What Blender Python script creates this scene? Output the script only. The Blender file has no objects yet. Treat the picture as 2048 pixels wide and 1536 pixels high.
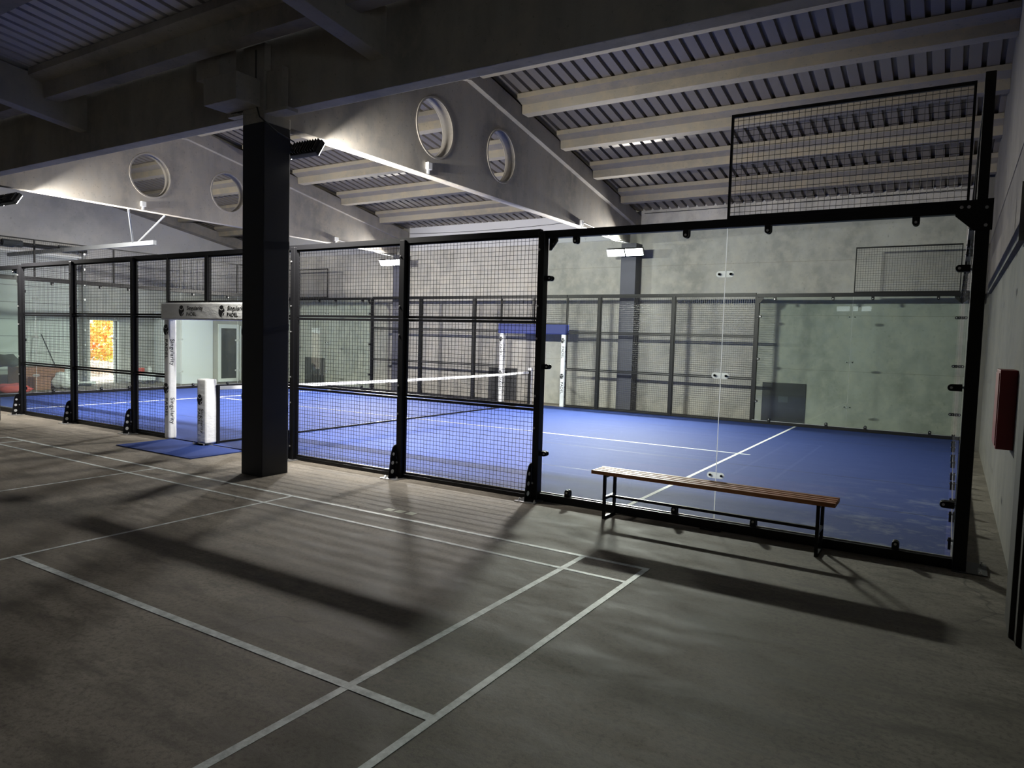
import bpy, bmesh, math, random
from mathutils import Vector, Matrix
random.seed(7)
S = bpy.context.scene
COL = S.collection

# ------------------------------------------------------------------ camera
CP = Vector((-.0828, -6.9195, 1.8081)); YAW, PITCH, ROLL, FPX = .5568, -.0635, .0285, 1415.0
fw = Vector((-math.sin(YAW)*math.cos(PITCH), math.cos(YAW)*math.cos(PITCH), math.sin(PITCH)))
r0 = Vector((math.cos(YAW), math.sin(YAW), 0)); u0 = r0.cross(fw)
rt = r0*math.cos(ROLL) + u0*math.sin(ROLL); up = -r0*math.sin(ROLL) + u0*math.cos(ROLL)
cam = bpy.data.cameras.new('camera'); co = bpy.data.objects.new('camera', cam); COL.objects.link(co)
co.matrix_world = Matrix(((rt.x, up.x, -fw.x, CP.x), (rt.y, up.y, -fw.y, CP.y), (rt.z, up.z, -fw.z, CP.z), (0, 0, 0, 1)))
cam.sensor_fit = 'HORIZONTAL'; cam.sensor_width = 36.0; cam.lens = FPX/2048*36.0
cam.clip_start = .05; cam.clip_end = 200
S.camera = co
# ------------------------------------------------------------------ world, exposure, light levels
FLOOD = 950.0           # watts of each half of a court floodlight (area light on its LED face)
TILT, SPREAD = 31, 140  # aim below horizontal, beam spread in degrees
sun = bpy.data.lights.new('sun', 'SUN'); sun.energy = 20.0; sun.angle = .02; sun.color = (1, .93, .82)
so = bpy.data.objects.new('sun', sun); COL.objects.link(so); so.rotation_euler = Vector((-.25, .75, .9)).to_track_quat('Z', 'Y').to_euler()
W = bpy.data.worlds.new('daylight'); S.world = W; W.use_nodes = True
bg = W.node_tree.nodes['Background']; bg.inputs[0].default_value = (.90, .95, 1.0, 1); bg.inputs[1].default_value = 7.0
S.view_settings.view_transform = 'Standard'; S.view_settings.look = 'None'
S.view_settings.exposure = 0.0; S.view_settings.gamma = 1.0; S.view_settings.use_curve_mapping = False
S.cycles.max_bounces = 8; S.cycles.diffuse_bounces = 5; S.cycles.glossy_bounces = 4
S.cycles.transparent_max_bounces = 24; S.cycles.sample_clamp_indirect = 6.0
S.cycles.use_denoising = True
S.cycles.caustics_reflective = False; S.cycles.caustics_refractive = False

# ------------------------------------------------------------------ materials
def mat(name, color, rough=.7, metal=0.0, spec=.5):
    m = bpy.data.materials.new(name); m.use_nodes = True
    b = m.node_tree.nodes['Principled BSDF']
    b.inputs['Base Color'].default_value = (*color, 1); b.inputs['Roughness'].default_value = rough
    b.inputs['Metallic'].default_value = metal; b.inputs['Specular IOR Level'].default_value = spec
    return m
def nd(m, t, **k):
    n = m.node_tree.nodes.new(t)
    for a, v in k.items(): setattr(n, a, v)
    return n
def lk(m, a, b): m.node_tree.links.new(a, b)
def noise(m, vec, scale, detail=4, rough=.55, stretch=None):
    n = nd(m, 'ShaderNodeTexNoise'); n.inputs['Scale'].default_value = scale
    n.inputs['Detail'].default_value = detail; n.inputs['Roughness'].default_value = rough
    if stretch:
        mp = nd(m, 'ShaderNodeMapping'); mp.inputs['Scale'].default_value = stretch; lk(m, vec, mp.inputs['Vector']); vec = mp.outputs[0]
    lk(m, vec, n.inputs['Vector']); return n.outputs['Fac']
def ramp(m, fac, stops):
    r = nd(m, 'ShaderNodeValToRGB'); e = r.color_ramp.elements
    while len(e) < len(stops): e.new(.5)
    for i, (p, c) in enumerate(stops): e[i].position = p; e[i].color = (*c, 1) if len(c) == 3 else c
    lk(m, fac, r.inputs[0]); return r.outputs[0]
def mix(m, fac, a, b, mode='MIX'):
    x = nd(m, 'ShaderNodeMix', data_type='RGBA', blend_type=mode)
    if hasattr(fac, 'is_output'): lk(m, fac, x.inputs[0])
    else: x.inputs[0].default_value = fac
    for s, v in ((6, a), (7, b)):
        if hasattr(v, 'is_output'): lk(m, v, x.inputs[s])
        else: x.inputs[s].default_value = (*v, 1)
    return x.outputs[2]
def bump(m, h, strength, dist=.01):
    b = nd(m, 'ShaderNodeBump'); b.inputs['Strength'].default_value = strength; b.inputs['Distance'].default_value = dist
    lk(m, h, b.inputs['Height']); lk(m, b.outputs[0], m.node_tree.nodes['Principled BSDF'].inputs['Normal'])
def setc(m, c): lk(m, c, m.node_tree.nodes['Principled BSDF'].inputs['Base Color'])
def concrete(name, base, dark, warm, scale=1.0, streak=(1, 1, .25), rough=.85):
    """cast concrete: cloudy tone, vertical streaks, pin holes"""
    m = mat(name, base, rough, spec=.3)
    tc = nd(m, 'ShaderNodeNewGeometry').outputs['Position']
    a = noise(m, tc, .8*scale, 6, .62, streak); b = noise(m, tc, 3.5*scale, 8, .65); c = noise(m, tc, 22*scale, 3, .5)
    col = mix(m, ramp(m, a, [(.36, (0, 0, 0)), (.61, (1, 1, 1))]), dark, base)
    col = mix(m, ramp(m, b, [(.44, (0, 0, 0)), (.64, (.6,)*3)]), col, warm)
    col = mix(m, ramp(m, c, [(.28, (.55,)*3), (.36, (0, 0, 0))]), col, tuple(x*.75 for x in dark))
    setc(m, col); bump(m, b, .25, .01); return m
M = {}
M['wallc'] = concrete('wall_concrete', (.42, .41, .385), (.27, .265, .245), (.46, .43, .38), 1.0, (1, 1, .6))
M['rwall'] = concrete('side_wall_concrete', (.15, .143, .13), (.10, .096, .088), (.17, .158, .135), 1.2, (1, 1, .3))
M['beam'] = concrete('beam_concrete', (.30, .28, .25), (.19, .18, .165), (.33, .29, .24))
M['purlin'] = concrete('purlin_concrete', (.25, .227, .182), (.17, .155, .128), (.28, .235, .165), 1.1, (.3, 1, 1))
M['gable'] = concrete('gable_concrete', (.56, .56, .56), (.42, .42, .415), (.58, .56, .54), .6, (1, .6, .8))
# hall floor: worn trowelled concrete
m = M['floor'] = mat('floor_concrete', (.2, .18, .15), .62, spec=.35)
tc = nd(m, 'ShaderNodeNewGeometry').outputs['Position']
a = noise(m, tc, .55, 7, .62, (1, 1.6, 1)); b = noise(m, tc, 2.6, 8, .7, (.7, 1.8, 1)); c = noise(m, tc, 30, 5, .75)
col = mix(m, ramp(m, a, [(.32, (0, 0, 0)), (.66, (1, 1, 1))]), (.125, .108, .085), (.255, .228, .188))
col = mix(m, ramp(m, b, [(.36, (1,)*3), (.54, (0, 0, 0))]), col, (.095, .082, .064))
col = mix(m, ramp(m, c, [(.36, (.6,)*3), (.52, (0, 0, 0))]), col, (.07, .06, .048))
vo = nd(m, 'ShaderNodeTexVoronoi', feature='DISTANCE_TO_EDGE'); vo.inputs['Scale'].default_value = .33
wv = nd(m, 'ShaderNodeVectorMath', operation='ADD'); lk(m, tc, wv.inputs[0])
nn = nd(m, 'ShaderNodeTexNoise'); nn.inputs['Scale'].default_value = 1.3; lk(m, tc, nn.inputs['Vector'])
lk(m, nn.outputs['Color'], wv.inputs[1]); lk(m, wv.outputs[0], vo.inputs['Vector'])
gate = ramp(m, noise(m, tc, .7, 2), [(.52, (0, 0, 0)), (.58, (1, 1, 1))])
crack = mix(m, 1.0, ramp(m, vo.outputs['Distance'], [(.0008, (.6, .6, .6)), (.002, (0, 0, 0))]), gate, 'MULTIPLY')
col = mix(m, crack, col, (.03, .027, .022)); setc(m, col); bump(m, c, .25, .006)
rr = ramp(m, b, [(.35, (.68,)*3), (.65, (.88,)*3)]); lk(m, rr, m.node_tree.nodes['Principled BSDF'].inputs['Roughness'])
# turf
m = M['turf'] = mat('court_turf', (.05, .1, .4), .75, spec=.25)
tc = nd(m, 'ShaderNodeNewGeometry').outputs['Position']
g1 = noise(m, tc, 160, 2, .7); g2 = noise(m, tc, 3, 6, .6, (.45, 2.2, 1))
col = mix(m, g1, (.009, .026, .13), (.040, .078, .31)); col = mix(m, ramp(m, g2, [(.35, (.45,)*3), (.6, (0, 0, 0))]), col, (.04, .07, .25))
# drifted silica sand, thick near the corner by the bench
sx = nd(m, 'ShaderNodeSeparateXYZ'); lk(m, tc, sx.inputs[0])
def lin(m, v, a, b):
    r = nd(m, 'ShaderNodeMapRange'); r.inputs[1].default_value = a; r.inputs[2].default_value = b; lk(m, v, r.inputs[0]); return r.outputs[0]
fx = lin(m, sx.outputs[0], -2.2, -.1); fy = lin(m, sx.outputs[1], 4.5, .1)
gg = nd(m, 'ShaderNodeMath', operation='MULTIPLY'); lk(m, fx, gg.inputs[0]); lk(m, fy, gg.inputs[1])
sn = ramp(m, noise(m, tc, 2.2, 8, .72, (.9, 1.15, 1)), [(.50, (0, 0, 0)), (.72, (.9, .9, .9))])
sand = mix(m, 1.0, sn, gg.outputs[0], 'MULTIPLY')
col = mix(m, sand, col, (.40, .42, .45)); setc(m, col); bump(m, g1, .6, .006)
m = M['mat'] = mat('door_mat_pile', (.03, .07, .33), .9, spec=.1)
tc = nd(m, 'ShaderNodeNewGeometry').outputs['Position']; g1 = noise(m, tc, 140, 2, .7)
setc(m, mix(m, g1, (.012, .028, .13), (.035, .062, .22))); bump(m, g1, .5, .004)
M['turf_line'] = mat('white_turf_line', (.80, .82, .84), .8)
m = M['tape'] = mat('worn_white_floor_tape', (.5, .55, .54), .6)
tc = nd(m, 'ShaderNodeNewGeometry').outputs['Position']
setc(m, mix(m, ramp(m, noise(m, tc, 9, 6, .7), [(.38, (0, 0, 0)), (.6, (1, 1, 1))]), (.36, .40, .395), (.66, .71, .70)))
M['lightpatch'] = mat('painted_light_patch', (.34, .36, .27), .7)
M['black'] = mat('black_powder_coat', (.006, .006, .007), .42, spec=.25)
M['wire'] = mat('black_welded_wire', (.014, .014, .016), .35, spec=.5)
M['steel'] = mat('galvanised_steel', (.55, .55, .56), .35, .9)
M['grey_metal'] = mat('grey_painted_metal', (.20, .21, .22), .5, .3)
m = M['colpaint'] = mat('dark_blue_column_paint', (.012, .014, .022), .55)
tc = nd(m, 'ShaderNodeNewGeometry').outputs['Position']
setc(m, mix(m, noise(m, tc, 4, 5), (.005, .006, .010), (.010, .012, .018)))
m = M['bcolpaint'] = mat('slate_column_paint', (.05, .052, .075), .6)
M['darkcol'] = mat('dark_brown_paint', (.030, .026, .022), .7, spec=.2)
M['sheet_lit'] = mat('lit_galvanised_sheet', (.50, .49, .52), .5, .2)  # lighter copy of the roof sheet, light from below put into its colour
M['fascia'] = mat('grey_white_fascia', (.45, .45, .46), .7)
M['housing'] = mat('dark_floodlight_housing', (.02, .02, .022), .4, .4)
m = M['vinyl'] = mat('white_padding_vinyl', (.86, .87, .86), .38)
tc = nd(m, 'ShaderNodeNewGeometry').outputs['Position']; bump(m, noise(m, tc, 5, 4, .6, (1, 1, 2)), .22, .04)
M['bluevinyl'] = mat('blue_padding_vinyl', (.022, .035, .17), .6)
M['ink'] = mat('black_print', (.012, .012, .014), .5)
M['white'] = mat('white_paint', (.78, .80, .80), .5)
M['nettape'] = mat('white_net_tape', (.82, .83, .82), .7)
M['wood'] = m = mat('varnished_wood', (.24, .09, .035), .5, spec=.3)
tc = nd(m, 'ShaderNodeNewGeometry').outputs['Position']
setc(m, mix(m, noise(m, tc, 7, 6, .65, (.5, 14, 14)), (.24, .085, .03), (.50, .20, .075)))
M['rubber'] = mat('black_rubber_board', (.02, .021, .024), .6)
M['board'] = mat('glossy_black_board', (.02, .021, .024), .25)
M['red'] = mat('red_enamel', (.20, .012, .014), .4)
M['darkglass'] = mat('dark_window_glass', (.03, .04, .045), .05, spec=.8)
M['cable'] = mat('black_cable', (.02, .02, .02), .5)
M['jbox'] = mat('white_plastic', (.75, .75, .73), .4)
M['cardboard'] = mat('brown_cardboard', (.27, .14, .085), .8)
M['sack'] = mat('white_woven_sack', (.72, .74, .74), .7)
M['redcloth'] = mat('red_cloth', (.50, .07, .06), .8)
M['darkstuff'] = mat('dark_grey_fabric', (.05, .06, .07), .8)
M['palepanel'] = mat('pale_cabin_panel', (.70, .72, .76), .45)
M['gdoor'] = mat('white_door_panel', (.62, .66, .66), .4)
m = M['sheet'] = mat('galvanised_roof_sheet', (.28, .28, .34), .45, .25)
tc = nd(m, 'ShaderNodeNewGeometry').outputs['Position']
setc(m, mix(m, noise(m, tc, .9, 4), (.19, .168, .140), (.25, .222, .185)))
M['earth'] = mat('dry_bank_earth', (.42, .36, .30), .95)
M['leaf'] = m = mat('autumn_leaf', (.6, .3, .06), .8)
tc = nd(m, 'ShaderNodeNewGeometry').outputs['Position']
setc(m, ramp(m, noise(m, tc, 2.2, 4), [(.35, (.55, .60, .12)), (.5, (.80, .45, .10)), (.65, (.85, .30, .08))]))
m = bpy.data.materials.new('led_face'); m.use_nodes = True; M['led'] = m
nt = m.node_tree; nt.nodes.clear(); em = nt.nodes.new('ShaderNodeEmission'); oo = nt.nodes.new('ShaderNodeOutputMaterial')
em.inputs[0].default_value = (1, .97, .91, 1); em.inputs[1].default_value = 60.0; nt.links.new(em.outputs[0], oo.inputs[0])
m = M['splice'] = mat('translucent_white_plastic', (.85, .86, .86), .5)
tl = nd(m, 'ShaderNodeBsdfTranslucent'); tl.inputs[0].default_value = (.95, .96, .96, 1)
mx_ = nd(m, 'ShaderNodeMixShader'); mx_.inputs[0].default_value = .9; lk(m, m.node_tree.nodes['Principled BSDF'].outputs[0], mx_.inputs[1]); lk(m, tl.outputs[0], mx_.inputs[2])
tp = nd(m, 'ShaderNodeBsdfTransparent'); mx2 = nd(m, 'ShaderNodeMixShader'); mx2.inputs[0].default_value = .45
lk(m, mx_.outputs[0], mx2.inputs[1]); lk(m, tp.outputs[0], mx2.inputs[2]); lk(m, mx2.outputs[0], m.node_tree.nodes['Material Output'].inputs[0])
def glass_mat(name, tint, smudge=True):
    m = bpy.data.materials.new(name); m.use_nodes = True; nt = m.node_tree; nt.nodes.clear()
    out = nt.nodes.new('ShaderNodeOutputMaterial'); tr = nt.nodes.new('ShaderNodeBsdfTransparent'); tr.inputs[0].default_value = (*tint, 1)
    gl = nt.nodes.new('ShaderNodeBsdfGlossy'); gl.inputs['Roughness'].default_value = .0
    fr = nt.nodes.new('ShaderNodeFresnel'); fr.inputs[0].default_value = 1.5
    ge = nt.nodes.new('ShaderNodeNewGeometry'); iv = nt.nodes.new('ShaderNodeMath'); iv.operation = 'SUBTRACT'; iv.inputs[0].default_value = 1
    nt.links.new(ge.outputs['Backfacing'], iv.inputs[1]); mu = nt.nodes.new('ShaderNodeMath'); mu.operation = 'MULTIPLY'
    nt.links.new(fr.outputs[0], mu.inputs[0]); nt.links.new(iv.outputs[0], mu.inputs[1])
    mx = nt.nodes.new('ShaderNodeMixShader'); nt.links.new(mu.outputs[0], mx.inputs[0]); nt.links.new(tr.outputs[0], mx.inputs[1]); nt.links.new(gl.outputs[0], mx.inputs[2])
    res = mx.outputs[0]
    if smudge:   # hand marks and ball marks on the pane
        d = nt.nodes.new('ShaderNodeBsdfDiffuse'); d.inputs[0].default_value = (.8, .82, .8, 1)
        tc = ge.outputs['Position']
        a = noise(m, tc, 5.5, 5, .7, (1, 1, .8)); b = noise(m, tc, .9, 2)
        f = mix(m, 1.0, ramp(m, a, [(.66, (0, 0, 0)), (.74, (.16,)*3)]), ramp(m, b, [(.45, (.12,)*3), (.6, (1, 1, 1))]), 'MULTIPLY')
        film = nt.nodes.new('ShaderNodeMath'); film.operation = 'ADD'; nt.links.new(f, film.inputs[0]); film.inputs[1].default_value = .012
        m2 = nt.nodes.new('ShaderNodeMixShader'); nt.links.new(film.outputs[0], m2.inputs[0]); nt.links.new(res, m2.inputs[1]); nt.links.new(d.outputs[0], m2.inputs[2]); res = m2.outputs[0]
    nt.links.new(res, out.inputs[0]); return m
M['glass'] = glass_mat('court_glass', (.905, .945, .92)); M['wglass'] = glass_mat('clear_window_glass', (.97, .98, .98), False)

# ------------------------------------------------------------------ mesh builder
ID = lambda p: p
class MB:
    def __init__(s, T=ID): s.v = []; s.f = []; s.mi = []; s.T = T; s.cur = 0
    def add(s, vs, fs):
        n = len(s.v); s.v += [Vector(s.T(Vector(p))) for p in vs]
        s.f += [[n+i for i in f] for f in fs]; s.mi += [s.cur]*len(fs); return s
    def box(s, x0, x1, y0, y1, z0, z1):
        return s.add([(x, y, z) for z in (z0, z1) for y in (y0, y1) for x in (x0, x1)],
                     [(0, 2, 3, 1), (4, 5, 7, 6), (0, 1, 5, 4), (2, 6, 7, 3), (0, 4, 6, 2), (1, 3, 7, 5)])
    def cyl(s, a, b, r, n=8, r2=None, cap=True):
        a = Vector(a); b = Vector(b); d = (b-a).normalized(); r2 = r if r2 is None else r2
        e = d.cross(Vector((0, 0, 1)) if abs(d.z) < .9 else Vector((1, 0, 0))).normalized(); g = d.cross(e)
        k = [e*math.cos(2*math.pi*i/n)+g*math.sin(2*math.pi*i/n) for i in range(n)]
        fs = [(i, (i+1) % n, n+(i+1) % n, n+i) for i in range(n)]
        if cap: fs += [tuple(range(n))[::-1], tuple(range(n, 2*n))]
        return s.add([a+q*r for q in k]+[b+q*r2 for q in k], fs)
    def tube(s, pts, r, n=6):
        for a, b in zip(pts, pts[1:]): s.cyl(a, b, r, n)
        return s
    def prism(s, poly, vec):
        n = len(poly); vec = Vector(vec)
        return s.add([Vector(p) for p in poly]+[Vector(p)+vec for p in poly],
                     [tuple(range(n))[::-1], tuple(range(n, 2*n))]+[(i, (i+1) % n, n+(i+1) % n, n+i) for i in range(n)])
    def build(s, name, ms, parent=None, base=None, bevel=0, smooth=False, seg=2):
        if parent is not None: base = Vector(parent['_w'])
        elif base is None: base = Vector((0, 0, 0))
        base = Vector(base)
        me = bpy.data.meshes.new(name)
        me.from_pydata([tuple(p-base) for p in s.v], [], s.f)
        for k in (ms if isinstance(ms, (list, tuple)) else [ms]): me.materials.append(M[k])
        me.polygons.foreach_set('material_index', s.mi)
        bm = bmesh.new(); bm.from_mesh(me); bmesh.ops.recalc_face_normals(bm, faces=bm.faces)
        if bevel: bmesh.ops.bevel(bm, geom=list(bm.edges), offset=bevel, segments=seg, profile=.7, affect='EDGES')
        bm.to_mesh(me); bm.free()
        if smooth:
            for p in me.polygons: p.use_smooth = True
        o = bpy.data.objects.new(name, me); COL.objects.link(o); o['_w'] = tuple(base)
        if parent is not None:
            o.parent = parent
        else: o.location = base
        return o
def thing(name, label, cat, base=(0, 0, 0), group=None, kind=None):
    o = bpy.data.objects.new(name, None); COL.objects.link(o); o.location = base; o['_w'] = tuple(base); o.empty_display_size = .1
    return tag(o, label, cat, group, kind)
def tag(o, label, cat, group=None, kind=None):
    o['label'] = label; o['category'] = cat
    if group: o['group'] = group
    if kind: o['kind'] = kind
    return o
def struct(mb, name, ms, base=None, **k):
    o = mb.build(name, ms, None, base, **k); o['kind'] = 'structure'; return o
BOX = lambda *a: MB().box(*a)

# ------------------------------------------------------------------ room shell
XL, XR, YB, YF = -23.4, .40, 10.9, -12.0
def roofz(y):       # underside of the roof sheet
    if y >= 3.1: return 6.39-.175*(y-4.54)
    if y >= -.95: return 6.642-.178*(3.1-y)
    if y >= -8: return 5.365+.125*(-.95-y)
    return 6.246-.1*(-8-y)
struct(BOX(-30, 9, -12.3, 11.2, -.25, 0), 'floor', 'floor')
mb = MB(); mb.box(XL-.3, XR+.3, YB, YB+.3, 0, 5.6)
struct(mb, 'wall_back', 'wallc')
# thin joints of the back wall panels
mb = MB()
for z in (1.28, 2.55, 3.82): mb.box(XL, XR, YB-.004, YB, z, z+.008)
struct(mb, 'trim_1', 'beam')
mb = MB(); mb.box(-15.2, -7.72, YB-.03, YB, 4.55, 5.28); mb.box(XL+.4, -15.7, YB-.03, YB, 4.55, 5.28); struct(mb, 'trim_5', 'fascia')
# right wall with its projecting upper band
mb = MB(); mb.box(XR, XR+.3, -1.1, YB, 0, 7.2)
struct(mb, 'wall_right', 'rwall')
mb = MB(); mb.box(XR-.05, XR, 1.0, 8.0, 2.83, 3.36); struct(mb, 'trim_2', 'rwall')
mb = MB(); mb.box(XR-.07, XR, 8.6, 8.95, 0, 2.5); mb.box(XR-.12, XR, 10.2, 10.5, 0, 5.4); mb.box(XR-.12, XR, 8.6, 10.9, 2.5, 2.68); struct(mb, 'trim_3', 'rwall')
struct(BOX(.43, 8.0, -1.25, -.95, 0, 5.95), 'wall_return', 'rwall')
mb = MB()   # side wall of the badminton hall, outside the picture, with a window added for fill daylight
for a, b, c, d in ((YF, -11, 0, 8), (-11, -7.4, 0, 1.4), (-11, -7.4, 3.0, 8), (-7.4, -.95, 0, 8)): mb.box(8.0, 8.3, a, b, c, d)
struct(mb, 'wall_side', 'rwall')
o = BOX(8.14, 8.15, -11, -7.4, 1.4, 3.0).build('window_4', 'wglass'); o['kind'] = 'structure'  # added opening, lets fill daylight into the hall
# gable wall: openings for sectional door (y -.2..4.78) and side door (5.08..5.94)
mb = MB()
GD0, GD1, GDZ = .3, 4.78, 3.95
for (y0, y1, z0, z1) in ((YF, GD0, 0, 8), (GD0, GD1, GDZ, 8), (GD1, 5.08, 0, 8), (5.08, 5.94, 2.03, 8), (5.94, YB+.3, 0, 8)):
    mb.box(XL-.25, XL, y0, y1, z0, z1)
struct(mb, 'wall_left', 'gable')
# front wall with a clerestory strip
WX = ((-5.25, -4.62), (-4.5, -4.25), (-4.12, -3.66))
mb = MB(); xs = sorted(WX); x = XL-.25
for (a, b) in xs:
    mb.box(x, a, YF-.25, YF, 0, 8); mb.box(a, b, YF-.25, YF, 0, 3.56); mb.box(a, b, YF-.25, YF, 3.92, 8); x = b
mb.box(x, 8.3, YF-.25, YF, 0, 8)
struct(mb, 'wall_front', 'rwall')
for i, (a, b) in enumerate(xs):
    o = BOX(a, b, YF-.14, YF-.13, 3.56, 3.92).build('window_%d' % (i+1), 'wglass'); o['kind'] = 'structure'
struct(BOX(-8, 2, -8.2, -7.9, 2.9, 3.47), 'reflection_blocker', 'rwall')  # unseen beam added to block window reflections in the near glass
# roof sheet: flat pans with upward trapezoid ribs, running down the slope
mb = MB(); x = XL-.2; P = .2345
prof = []
while x < 8.2:
    prof += [(x, 0), (x+.160, 0), (x+.168, .065), (x+.2265, .065)]; x += P
n = len(prof)
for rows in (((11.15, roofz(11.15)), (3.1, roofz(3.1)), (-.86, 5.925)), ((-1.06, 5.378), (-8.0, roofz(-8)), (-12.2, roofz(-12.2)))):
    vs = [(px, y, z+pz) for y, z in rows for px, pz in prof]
    struct(MB().add(vs, [(j*n+i, j*n+i+1, (j+1)*n+i+1, (j+1)*n+i) for j in range(2) for i in range(n-1)]), 'ceiling', 'sheet' if rows[0][0] > 0 else 'sheet_lit')

# ------------------------------------------------------------------ concrete frame
ZB = 4.47   # underside of the valley beam
mb = MB(); mb.box(XL+.003, .30, -1.05, -.85, ZB, 5.90)
o = mb.build('valley_beam', 'beam', None, (-7.5, -.95, ZB), bevel=.012)
tag(o, 'long dark concrete girder crossing the top of the hall, carried by the dark front column', 'beam', kind='thing')
# near column
def column(label, x0, x1, y0, y1, split, top, paint, grp, name='concrete_column', head=True):
    t = thing(name, label, 'column', ((x0+x1)/2, (y0+y1)/2, 0), grp, 'thing')
    s = BOX(x0, x1, y0, y1, 0, split).build('painted_shaft', paint, t, bevel=.012)
    if head:
        BOX(x0, x1, y0, y1, split, ZB-.003).build('column_head', 'beam', t, bevel=.012)
        BOX(x0, x1, y0, -1.053, ZB-.003, 5.27).build('front_cheek', 'beam', t, bevel=.012)
    return t
G1 = 'concrete columns of the hall'
t = column('dark painted concrete column standing in front of the padel court fence', -7.70, -7.30, -1.15, -.75, 4.345, 5.86, 'colpaint', G1)
BOX(-7.98, -7.36, -1.50, -1.153, 4.52, 4.84).build('corbel', 'beam', t, bevel=.015)
BOX(-8.42, -7.95, -1.30, -1.06, 4.95, 5.34).build('corbel', 'beam', t, bevel=.01)
mb = MB(); mb.box(-7.28, -7.04, -1.13, -1.06, 4.47, 4.93); mb.box(-7.06, -6.98, -1.16, -1.06, 4.45, 4.95); mb.box(-7.28, -6.90, -1.16, -.98, 4.43, 4.47)
mb.build('bearing_bracket', 'beam', t, bevel=.006)
mb = MB(); mb.box(-7.98, -7.92, -1.16, -1.06, 4.5, 4.9); mb.box(-7.98, -7.70, -1.16, -1.06, 4.47, 4.5); mb.build('bearing_bracket', 'beam', t)
t = column('dark painted concrete column behind the far fence, nearer one, under a bright floodlight', -7.66, -7.24, 10.5, 10.895, 4.395, 4.4, 'bcolpaint', G1, head=False)
t = column('dark painted concrete column behind the far fence, farther one, seen through the tall mesh', -15.56, -15.18, 10.5, 10.895, 4.395, 4.4, 'bcolpaint', G1, head=False)
t = column('concrete column at the left end of the front girder, beyond the court corner', -15.65, -15.25, -1.15, -.75, 4.345, 5.86, 'colpaint', G1)
mb = MB(); mb.box(.31, .42, -1.5, -1.12, 0, 5.35); mb.box(.34, .9, -1.62, -1.26, 0, 5.35); mb.box(.37, .9, -1.9, -1.62, 0, 5.35)
tag(mb.build('concrete_column', 'darkcol', None, (.6, -1.4, 0), bevel=.012), 'dark column edge at the right border of the picture, beside the red box', 'column', G1, 'thing')

# transverse beams with round holes (web cut as a filled curve, then extruded)
def flz(y): return 6.17-.175*(y-3.1) if y >= 3.1 else 6.17-.178*(3.1-y)
def hole_beam(xc, label):
    t = thing('roof_beam', label, 'beam', (xc, 5, 4.4), 'peaked roof beams with round holes', 'thing')
    cu = bpy.data.curves.new('web', 'CURVE'); cu.dimensions = '2D'; cu.fill_mode = 'BOTH'; cu.extrude = .1
    outer = [(-.845, 4.4), (10.45, 4.4), (10.45, flz(10.45)+.1), (3.1, 6.27), (-.845, flz(-.845)+.1)]
    sp = cu.splines.new('POLY'); sp.points.add(len(outer)-1); sp.use_cyclic_u = True
    for q, (y, z) in zip(sp.points, outer): q.co = (y-5, z-4.4, 0, 1)
    for cy in (2.27, 4.24):
        sp = cu.splines.new('POLY'); sp.points.add(47); sp.use_cyclic_u = True
        for i, q in enumerate(sp.points): q.co = (cy-5+.46*math.cos(i/48*2*math.pi), 5.175-4.4+.46*math.sin(i/48*2*math.pi), 0, 1)
    tmp = bpy.data.objects.new('tmp', cu); COL.objects.link(tmp)
    me = bpy.data.meshes.new_from_object(tmp.evaluated_get(bpy.context.evaluated_depsgraph_get())); bpy.data.objects.remove(tmp)
    me.name = 'web'; me.materials.clear(); me.materials.append(M['beam'])
    # curve local (x,y,z) -> world (z, x, y)
    me.transform(Matrix(((0, 0, 1, 0), (1, 0, 0, 0), (0, 1, 0, 0), (0, 0, 0, 1))))
    bm = bmesh.new(); bm.from_mesh(me); bmesh.ops.remove_doubles(bm, verts=bm.verts, dist=.0005); bmesh.ops.recalc_face_normals(bm, faces=bm.faces); bm.to_mesh(me); bm.free()
    o = bpy.data.objects.new('web', me); COL.objects.link(o); o.parent = t; o['_w'] = t['_w']
    mb = MB()
    for a, b in ((3.1, YB-.003), (-.845, 3.1)):
        mb.prism([(xc-.2, a, flz(a)), (xc-.2, b, flz(b)), (xc-.2, b, flz(b)+.34), (xc-.2, a, flz(a)+.34)], (.4, 0, 0))
    mb.build('top_flange', 'beam', t, bevel=.01)
    for cy in (2.27, 4.24):   # raised lip round each hole
        mb = MB(); N = 48
        for sx in (.098, -.113):
            ring = []
            for i in range(N):
                c, s = math.cos(i/N*2*math.pi), math.sin(i/N*2*math.pi)
                ring += [(xc+sx, cy+.46*c, 5.175+.46*s), (xc+sx, cy+.49*c, 5.175+.49*s), (xc+sx+.015, cy+.455*c, 5.175+.455*s), (xc+sx+.015, cy+.485*c, 5.175+.485*s)]
            fs = []
            for i in range(N):
                a, b = i*4, ((i+1) % N)*4
                fs += [(a+2, a+3, b+3, b+2), (a+1, a+3, b+3, b+1), (a, a+2, b+2, b)]
            mb.add(ring, fs)
        mb.build('hole_rim', 'beam', t)
    return t
HB = [hole_beam(-7.5, 'peaked concrete roof beam with two round holes, right of the dark front column'),
      hole_beam(-15.45, 'peaked concrete roof beam with two round holes, left of the dark front column')]
# gable rafter and rear wall-plate rafters
mb = MB()
for a, b in ((3.1, YB-.01), (-.845, 3.1)):
    mb.prism([(XL+.004, a, flz(a)), (XL+.004, b, flz(b)), (XL+.004, b, flz(b)+.34), (XL+.004, a, flz(a)+.34)], (.35, 0, 0))
tag(mb.build('gable_rafter', 'beam', None, (XL+.2, 3.1, 6.1), bevel=.01), 'sloping concrete rafter along the far left gable wall', 'beam', kind='thing')
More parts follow.
